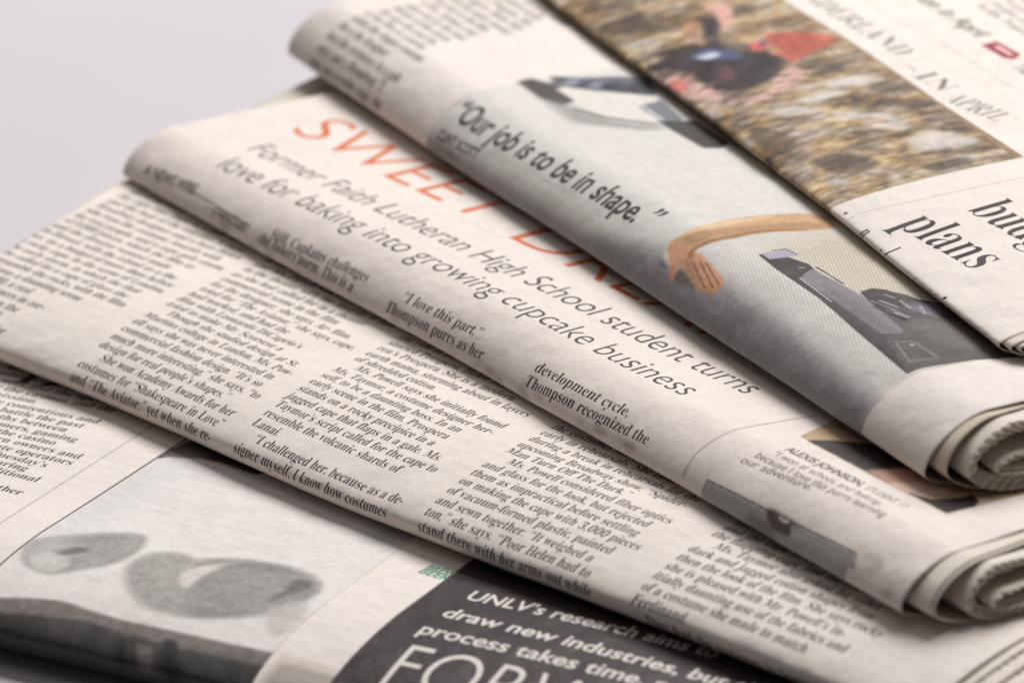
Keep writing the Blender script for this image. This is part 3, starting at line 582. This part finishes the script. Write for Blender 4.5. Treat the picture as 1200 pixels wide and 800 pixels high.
# the arm
SK = rgb(194, 158, 122)
pr.blob([(-5.11, 9.34), (-5.34, 12.33), (-5.58, 17.20), (-5.90, 25.32), (-4.08, 33.58), (-0.48, 39.34), (6.40, 39.58), (6.37, 33.65), (2.78, 25.94), (2.19, 18.01), (1.28, 11.93), (2.91, 10.31), (3.12, 7.53), (1.15, 6.64)], SK, 0.5)
pr.blob([(-4.66, 9.05), (-3.04, 11.55), (2.10, 11.23), (6.97, 10.36), (15.44, 9.18), (17.42, 8.01), (16.69, 6.00), (12.15, 5.25), (7.04, 6.49), (2.54, 7.26), (2.87, 4.50), (0.96, 5.30), (-1.14, 7.82)], rgb(194, 146, 116), 0.6)
pr.blob([(3.45, 4.55), (3.26, 6.72), (7.22, 6.35), (10.84, 5.20), (8.53, 4.84)], rgb(112, 104, 98), 0.6, 0.9)
pr.blob([(-4.34, 6.37), (-1.18, 6.46), (-0.37, 5.34), (-2.30, 5.33)], rgb(110, 108, 120), 0.5, 0.8); pr.blob([(-3.91, 7.46), (-1.59, 8.56), (0.39, 6.73), (-1.58, 6.28)], rgb(226, 200, 190), 0.6, 0.7)
pr.blob([(-4.33, 12.32), (-2.24, 20.49), (-0.07, 30.35), (3.71, 37.44), (6.09, 36.05), (2.36, 27.11), (1.00, 17.76), (0.01, 12.10)], rgb(156, 120, 88), 1.0, 0.6)
for P_, c_ in (([(2.53, 8.63), (3.56, 9.88), (8.59, 8.65), (12.49, 6.99), (11.81, 5.52), (7.65, 6.52)], 176), ([(2.19, 9.94), (3.96, 10.87), (10.27, 9.33), (14.90, 7.12), (14.28, 5.64), (9.44, 7.18)], 190), ([(2.40, 10.84), (5.90, 10.85), (12.35, 9.72), (16.47, 7.80), (16.18, 6.40), (10.59, 8.04)], 200), ([(3.03, 11.46), (7.41, 11.11), (13.94, 9.95), (16.80, 8.88), (16.47, 7.80), (10.27, 9.33)], 206), ([(-3.16, 8.29), (-0.83, 8.93), (2.34, 7.17), (3.60, 4.42), (2.22, 4.24), (0.35, 6.28)], 198)):
    pr.blob(P_, rgb(c_, int(c_*.76), int(c_*.61)), 0.35, 0.9)
for a_, b_ in (((4.60, 9.17), (13.60, 6.18)), ((5.63, 10.19), (15.67, 7.02)), ((7.33, 10.54), (16.27, 8.17))): pr.line([a_, b_], rgb(120, 82, 62), 0.35, 0.7, 0.25)
pr.blob([(1.38, 10.04), (0.77, 12.24), (1.38, 18.46), (1.98, 26.40), (5.73, 34.40), (3.18, 25.71), (3.15, 17.83), (1.95, 11.73), (3.56, 9.88)], rgb(140, 98, 66), 0.6, 0.8)
pr.blob([(-5.12, 12.78), (-5.77, 18.78), (-5.52, 26.03), (-3.26, 32.18), (-3.52, 24.90), (-3.77, 17.66)], rgb(220, 196, 164), 1.0, 0.7)
# weight bench and shoes
pr.poly([(13.18, 18.87), (12.79, 21.10), (17.04, 23.17), (21.91, 24.49), (27.48, 23.35), (46.83, 20.78), (59.45, 21.80), (70.36, 22.32), (73.92, 22.27), (74.28, 13.77), (52.64, 15.56), (37.97, 17.12), (21.49, 17.84)], rgb(66, 58, 60), 0.18)
pr.poly([(74.28, 13.77), (60.96, 17.72), (46.13, 23.88), (39.26, 25.13), (39.62, 29.60), (43.21, 31.94), (49.24, 33.67), (56.89, 37.99), (63.75, 40.95), (73.22, 42.21), (78.94, 38.60), (75.24, 26.74), (74.63, 20.08)], rgb(86, 78, 77), 0.2)
pr.poly([(54.95, 25.20), (56.20, 31.23), (61.01, 37.26), (68.48, 39.81), (74.54, 37.81), (71.82, 28.84), (66.39, 25.06)], rgb(112, 104, 98), 2.0, 0.8)
pr.poly([(27.34, 19.27), (24.10, 23.73), (34.51, 24.38), (40.93, 24.67), (57.41, 23.02), (58.97, 21.73), (57.40, 18.59)], rgb(130, 126, 131), 0.3)
pr.poly([(30.54, 21.52), (41.52, 22.16), (54.11, 21.79), (58.97, 21.73), (57.40, 18.59), (43.31, 18.41)], rgb(104, 99, 104), 1.2, 0.6)
pr.poly([(13.00, 19.52), (12.74, 24.96), (16.98, 25.03), (16.14, 19.51)], rgb(168, 163, 178), 0.15); pr.line([(12.28, 22.12), (12.74, 24.96), (16.58, 25.27)], rgb(60, 56, 66), 0.25)
pr.line([(27.34, 19.27), (40.47, 18.31)], rgb(206, 200, 204), 0.3); pr.line([(23.67, 24.89), (33.76, 24.84)], rgb(50, 46, 50), 0.35); pr.line([(22.61, 21.89), (23.12, 22.86)], rgb(220, 214, 206), 0.35)
pr.poly([(38.46, 25.44), (37.97, 28.26), (39.97, 30.29), (44.67, 30.15), (48.57, 28.69), (47.18, 24.15), (42.79, 24.63)], rgb(64, 58, 62), 0.3)
pr.poly([(47.44, 30.09), (50.29, 34.84), (54.13, 34.29), (54.13, 30.70), (50.87, 28.73)], rgb(112, 108, 124), 0.8, 0.8)
for a_, b_, c_ in (((43.63, 26.28), (48.01, 27.59), 196), ((49.83, 25.77), (53.16, 26.99), 214), ((45.31, 29.58), (49.83, 29.36), 186), ((49.26, 30.06), (55.51, 31.65), 150), ((41.53, 28.63), (44.32, 29.46), 170), ((49.12, 31.59), (53.02, 30.29), 180)):
    pr.line([a_, b_], rgb(c_, c_-6, c_), 0.5, 0.85, 0.3)
pr.line([(45.35, 24.17), (49.28, 24.68), (54.26, 25.61)], rgb(36, 32, 36), 0.7, 0.9, 0.3); pr.line([(45.15, 31.12), (49.94, 35.05), (58.96, 38.52)], rgb(40, 36, 40), 0.8, 0.9, 0.4)
pr.line([(42.93, 24.90), (48.30, 26.34), (52.06, 26.58)], rgb(150, 142, 150), 0.4, 0.8, 0.2); pr.line([(61.85, 18.60), (63.00, 21.80), (71.52, 21.96), (70.84, 16.40), (62.33, 18.67)], rgb(150, 142, 138), 0.35, 0.9); pr.line([(64.09, 20.44), (64.50, 21.26)], rgb(200, 192, 188), 0.6)
pr.grain(uL, uR, -22, 80, 0.045, 0.45, 7)
R_ *= 1 - STR*0.13
# the pull quote
pr.text('“Our job is to be in shape.', (-93.20, 7.43), (-19.13, 9.13), 8.0, 'bold', rgb(66, 60, 60)); pr.text('”', (-17.98, 9.93), None, 8.0, 'bold', rgb(66, 60, 60), 0.9, ang=-1)
pr.text('CLINT SCOTT', (-92.41, 2.41), (-75.51, 3.22), 3.1, 'bold', rgb(50, 46, 46)); pr.text('STUDENT', (-91.37, 0.19), (-80.34, 0.60), 2.2, 'sans', rgb(96, 92, 92))
K4 = [s.strip() for s in (' '.join(C4 + C3)).split('.') if len(s.strip()) > 8]
words = ' '.join(C3 + C4 + C5).replace('  ', ' ').split(' ')
wi = 0
for i in range(24):
    w = -3.0 + i*3.35; a = -151.5; lim = 29.0 if i > 3 else 37.0; s = ''
    while text_width(s, 'body', 3.6, 0.84) < lim-5: s += words[wi % len(words)] + ' '; wi += 1
    pr.text(s, (a - 0.05*w, w), None, 3.6, 'body', INK if i > 2 else rgb(40, 34, 34), 0.84)
im = pr.finish(); mt = paper_nodes('print_gym', im)
e, o = newspaper(P, 'newspaper second from the top, with a bold quote across a photo of an outstretched arm')
fp = make_sheet(P, e, o, 'front_page', pr, mt, M_PLAIN, -163.0, 96.0, -40, 110, curl1=0.4, seed=3)
make_patch(P, fp, o, 'photograph', pr, mt, [(uL, -9), (uR, -9), (uR, 60), (uL, 60)], 'pale photo of a reaching arm, weight bench and shoes')
make_patch(P, fp, o, 'pull_quote', pr, mt, band((-93.93, 7.37), (-13.55, 11.42), -2.6, 6.6), lift=0.09)
make_patch(P, fp, o, 'text_column', pr, mt, [(-153, -4), (-112, -4), (-116, 78), (-156, 78)])
specs = [(2.0, .5, .4, 10.6, 99.8, 0, .13)]
specs += [(4.6+.25*i, .9+.24*i, .7+.22*i, 9.7-.16*i, 102.6-.16*i+.45*_r.random(), .42, .11) for i in range(10)]
specs += [(9.6+.3*i, 6.0+.25*i, 3.3+.22*i, 5.0-.2*i, 103.4-.3*i+.8*_r.random(), .42, .11) for i in range(5)]
for k, (d, tg, bgp, R, ue, zg, sl) in enumerate(specs):
    mm = M_BROWN if k < 1 else M_PLAIN
    make_sheet(P, e, o, 'inner_page', None, mm, mm, -158.5+k*.4, ue, -38+k*.5, 109-k, Profile(13-tg-bgp, R, d, 1.7, 1.8, R*.8, bgp, nz=0.36), zig1=zg, curl1=0.25, slant=sl, wav=0.0 if k < 1 else 0.12, fine=0.6, seed=30+k//2, thick=0.13)

# ================================================================== newspaper 5 (top): woodland photo, budget headline
P = PAPERS['p5']
pr = Print('woods', -150, 105, -16, 150, 11, 5, tone=(1.01, 1.01, 1.005))
ue = (21.90, 7.12)[0]
wa = (-85.42, 39.94); wb = (21.79, 41.45)
# woodland floor: many overlapping leaves and light gaps
pr.poly([(-150, -16), (ue, -16), (ue, (22.81, 39.50)[1]), wb, wa, (-150, wa[1] - (wa[0]+150)*0)], rgb(146, 120, 92), 0.1)
x0 = 0; x1 = int((ue-pr.u0)*11); top = np.interp(np.arange(x1)/11.0+pr.u0, [-150, wa[0], (22.40, 39.70)[0]], [wa[1], wa[1], (22.40, 39.70)[1]])
n1 = pr.noise2(6, 9, 1)[:, :x1]; n2 = pr.noise2(1.5, 4.2, 2)[:, :x1]; n3 = pr.noise2(0.7, 1.3, 3)[:, :x1]; n4 = pr.noise(3.2, 4)[:, :x1]; n5 = pr.noise(1.2, 5)[:, :x1]; n6 = pr.noise2(0.9, 3.0, 8)[:, :x1]
v = 0.34*n1 + 0.34*n2 + 0.24*n3 + 0.26*n6 - 0.09
ramp = np.array([[70, 61, 55], [104, 88, 72], [134, 113, 88], [158, 136, 108], [180, 162, 138], [200, 190, 178]], np.float32)/255
t = np.clip((v-0.22)/0.56, 0, 0.999)*5; ii = t.astype(int); ff = (t-ii)[..., None]; C = ramp[ii]*(1-ff) + ramp[np.minimum(ii+1, 5)]*ff; C = 0.55*C + 0.45*blur(C, 6); C = 0.88*C + 0.12*np.array([0.55, 0.47, 0.38], np.float32)
C = C*(1 + (n4-0.5)[..., None]*np.array([0.10, 0.0, -0.22], np.float32)) + ((n5-0.5)[..., None]*np.array([0.02, -0.01, 0.03], np.float32))
mask = ((np.arange(pr.H)[:, None]/11.0+pr.w0) < top[None]).astype(np.float32)[..., None]
pr.a[:, :x1] = pr.a[:, :x1]*(1-mask) + np.clip(C, 0, 1)*mask
WHT = rgb(214, 208, 206)
for s in ([(-13.72, 18.17), (-14.22, 23.20), (-10.15, 27.77), (-12.09, 29.23), (-17.30, 23.70), (-16.99, 20.78)], [(1.34, 26.52), (-0.60, 32.42), (4.48, 35.45), (9.47, 38.48), (11.25, 33.94), (9.49, 27.51), (4.93, 25.35)], [(-29.72, 17.31), (-31.55, 22.80), (-30.02, 27.71), (-27.44, 25.58), (-26.47, 18.63)], [(16.05, 15.29), (19.38, 16.42), (21.83, 17.06), (21.10, 14.71)], [(-12.01, 23.10), (-7.97, 26.74), (-4.21, 30.11), (-2.74, 27.93), (-6.72, 24.31)], [(-36.73, 25.18), (-35.63, 32.19), (-31.30, 37.69), (-30.38, 33.50), (-32.71, 26.14)], [(-27.91, 10.89), (-26.28, 15.76), (-21.91, 20.26), (-21.33, 16.29), (-24.24, 11.12)]):
    pr.blob(s, WHT, 1.6, 0.7)
for s in ([(-28.20, 32.48), (-26.14, 39.02), (-23.13, 39.47), (-23.83, 33.25)], [(-20.74, 30.87), (-17.85, 37.90), (-13.18, 40.33), (-14.62, 33.58)], [(-64.73, 15.38), (-65.91, 21.65), (-57.42, 23.42), (-54.90, 16.58)], [(-22.88, 4.00), (-12.80, 8.72), (-6.57, 4.00), (-12.29, 1.15)], [(0.59, 6.15), (1.63, 13.07), (10.20, 16.27), (11.04, 8.67)], [(-95.63, 2.11), (-91.40, 10.03), (-83.72, 10.48), (-87.69, 2.57)], [(16.07, 22.51), (16.55, 31.34), (20.16, 31.38), (19.79, 24.33)]):
    pr.blob(s, rgb(70, 58, 50), 1.2, 0.6)
# bright coats and wraps of the people sitting in the leaves
BK = rgb(60, 50, 52)
pr.ragged([(-70.04, 5.22), (-71.12, 7.81), (-71.58, 12.80), (-70.91, 15.15), (-83.10, 20.46), (-83.85, 22.92), (-79.15, 22.34), (-69.72, 18.24), (-62.51, 18.17), (-56.91, 24.14), (-52.18, 24.22), (-45.78, 20.31), (-41.84, 13.45), (-43.27, 7.55), (-49.71, 5.87), (-57.94, 5.79), (-60.71, 4.05), (-62.91, 1.21), (-67.18, 0.80), (-67.03, 3.50)], BK, 1.2, 1.0, 3)
pr.blob([(-64.94, 9.40), (-66.94, 14.11), (-62.51, 18.17), (-57.71, 18.24), (-59.28, 14.78), (-61.58, 12.03)], rgb(84, 98, 134), 1.0, 0.85); pr.blob([(-64.14, 10.35), (-64.42, 14.28), (-62.43, 15.27), (-61.58, 12.03)], rgb(190, 196, 210), 0.8)
pr.blob([(-54.53, 10.71), (-55.29, 13.91), (-50.24, 12.94), (-47.42, 9.41)], rgb(110, 72, 80), 1.0, 0.7)
pr.ragged([(-67.67, 27.82), (-64.55, 34.41), (-59.54, 38.55), (-54.74, 36.45), (-52.93, 31.78), (-49.58, 25.47), (-54.13, 24.75), (-58.39, 25.40)], rgb(176, 90, 74), 1.0, 0.95, 5, (150, 120, 96), 30, 0.7)
pr.blob([(-64.87, 23.07), (-64.34, 25.50), (-60.80, 25.38), (-59.33, 22.41), (-61.26, 21.40)], rgb(196, 100, 88), 0.5); pr.blob([(-63.83, 24.50), (-63.22, 25.36), (-61.76, 24.87), (-61.92, 23.80)], rgb(70, 80, 110), 0.3)
pr.ragged([(-60.35, 0.12), (-59.47, 3.09), (-56.38, 5.07), (-50.27, 5.35), (-41.64, 6.82), (-37.70, 11.56), (-41.52, 18.36), (-47.91, 23.75), (-43.64, 24.98), (-37.96, 20.12), (-35.20, 13.24), (-37.62, 6.88), (-44.40, 1.37), (-53.04, 0.41)], rgb(202, 164, 156), 1.0, 0.85, 4, (84, 66, 60), 110)
pr.blob([(-56.40, 1.06), (-55.63, 3.59), (-50.73, 2.87), (-51.47, 0.66)], rgb(200, 110, 104), 0.8, 0.8); pr.blob([(-90.62, 24.19), (-89.99, 28.77), (-81.14, 26.72), (-74.72, 21.48), (-83.22, 23.79)], rgb(216, 168, 158), 0.8, 0.8); pr.blob([(-83.76, 16.31), (-83.97, 19.31), (-76.13, 16.37), (-74.72, 13.45)], rgb(170, 120, 96), 0.8, 0.7)
pr.grain(-150, ue, -16, 120, 0.09, 0.5, 9); pr.grain(-150, ue, -16, 120, 0.07, 1.6, 19)
# masthead line and rules above it
TG = rgb(112, 106, 102)
pr.text('WONDERLAND', ((-41.94, 44.82)[0]-58, (-41.94, 44.82)[1]-1.4), (-41.94, 44.82), 7.2, 'thin_serif', TG); pr.text('—', (-36.15, 43.00), None, 6, 'thin_serif', TG, 0.6)
pr.text('IN', (-30.34, 42.51), (-19.23, 43.80), 7.2, 'thin_serif', TG); pr.text('APRIL', (-15.73, 41.93), (1.30, 45.50), 8.0, 'thin_serif', TG)
d = np.array((-11.78, 58.00)) - np.array((-67.39, 55.11)); a = np.array((-67.39, 55.11)); pr.line([a-2*d, a+1.3*d], rgb(150, 144, 140), 0.18, 0.8)
pr.text('Fashion in April', ((-58.56, 64.75)[0]-27, (-58.56, 64.75)[1]), (-45.78, 64.54), 6.0, 'bold', rgb(96, 94, 82))
MR = rgb(142, 44, 52)
pr.poly([(-41.00, 63.31), (-41.68, 67.12), (-32.62, 67.98), (-30.41, 65.34), (-32.16, 63.92)], MR, 0.3); pr.poly([(-39.07, 65.05), (-39.61, 66.47), (-33.17, 66.72), (-32.53, 65.63)], rgb(226, 190, 188), 0.3)
pr.text('Turns', (-26.91, 63.23), None, 4.2, 'bold', rgb(84, 92, 84)); 
for i in range(14):
    a = np.array((-64.97, 73.86)) + np.array([0.0, 3.4])*i; s = ''
    while text_width(s, 'body', 3.4, 0.84) < 44: s += words[wi % len(words)] + ' '; wi += 1
    pr.text(s, a, None, 3.4, 'body', rgb(110, 106, 98), 0.84)
# budget headline block
pr.line([(29.21, 0.63), (28.56, 2.78), (29.19, 6.31), (30.65, 15.62), (31.37, 36.73)], rgb(140, 132, 128), 0.16, 0.9)
pr.text('budget', (39.85, 20.38), (74.72, 24.22), 13.6, 'head', rgb(44, 38, 38)); pr.text('plans', (37.78, 6.52), (66.37, 9.65), 13.6, 'head', rgb(44, 38, 38))
for q in ((26.21, 1.66), (72.37, 0.82)): pr.blob([(q[0]-.45, q[1]), (q[0], q[1]+.45), (q[0]+.45, q[1]), (q[0], q[1]-.45)], INK, 0.1)
q = (35.51, -0.16); pr.text('n', q, None, 4.6, 'body', INK, 0.85, ang=-2); q = (44.49, 0.18); pr.text('. l', q, None, 5.0, 'body', INK, 0.85, ang=-2)
im = pr.finish(); mt = paper_nodes('print_woods', im)
e, o = newspaper(P, 'top newspaper of the pile, with a brown woodland photo and large black serif words')
fp = make_sheet(P, e, o, 'front_page', pr, mt, M_PLAIN, -145, 95.0, -30, 135, curl1=0.3, seed=4)
make_patch(P, fp, o, 'photograph', pr, mt, [(-145, -5), (ue, -5), (ue, (22.40, 39.70)[1]), (-145, wa[1])], 'brown woodland photo with bright clothes')
make_patch(P, fp, o, 'headline', pr, mt, band((36.37, 5.94), (66.80, 9.61), -4, 26), 'large black serif words budget and plans')
make_patch(P, fp, o, 'masthead_line', pr, mt, band(((-41.94, 44.82)[0]-62, (-41.94, 44.82)[1]-2), (1.30, 45.50), -1, 7.5))
specs = [(1.0, .3, 44, 97.5, 0.0, .2), (2.2, .8, 38, 98.8, 0.3, .6), (3.8, 1.6, 27, 100.0, 0.3, 1.2), (6.0, 2.6, 12, 99.5, 0.3, 2.0)]
for k, (d, tg, R, uend, zg, bgp) in enumerate(specs):
    make_sheet(P, e, o, 'inner_page', None, M_PLAIN, M_PLAIN, -143, uend, -28+k, 134-k, Profile(7-tg-bgp, R, d, 1.7, 1.7, min(R*.4, 6), bgp, nz=0.36), zig1=zg, curl1=0.2, fine=0.8, seed=40+k, thick=0.14)


bpy.data.objects.remove(_to)
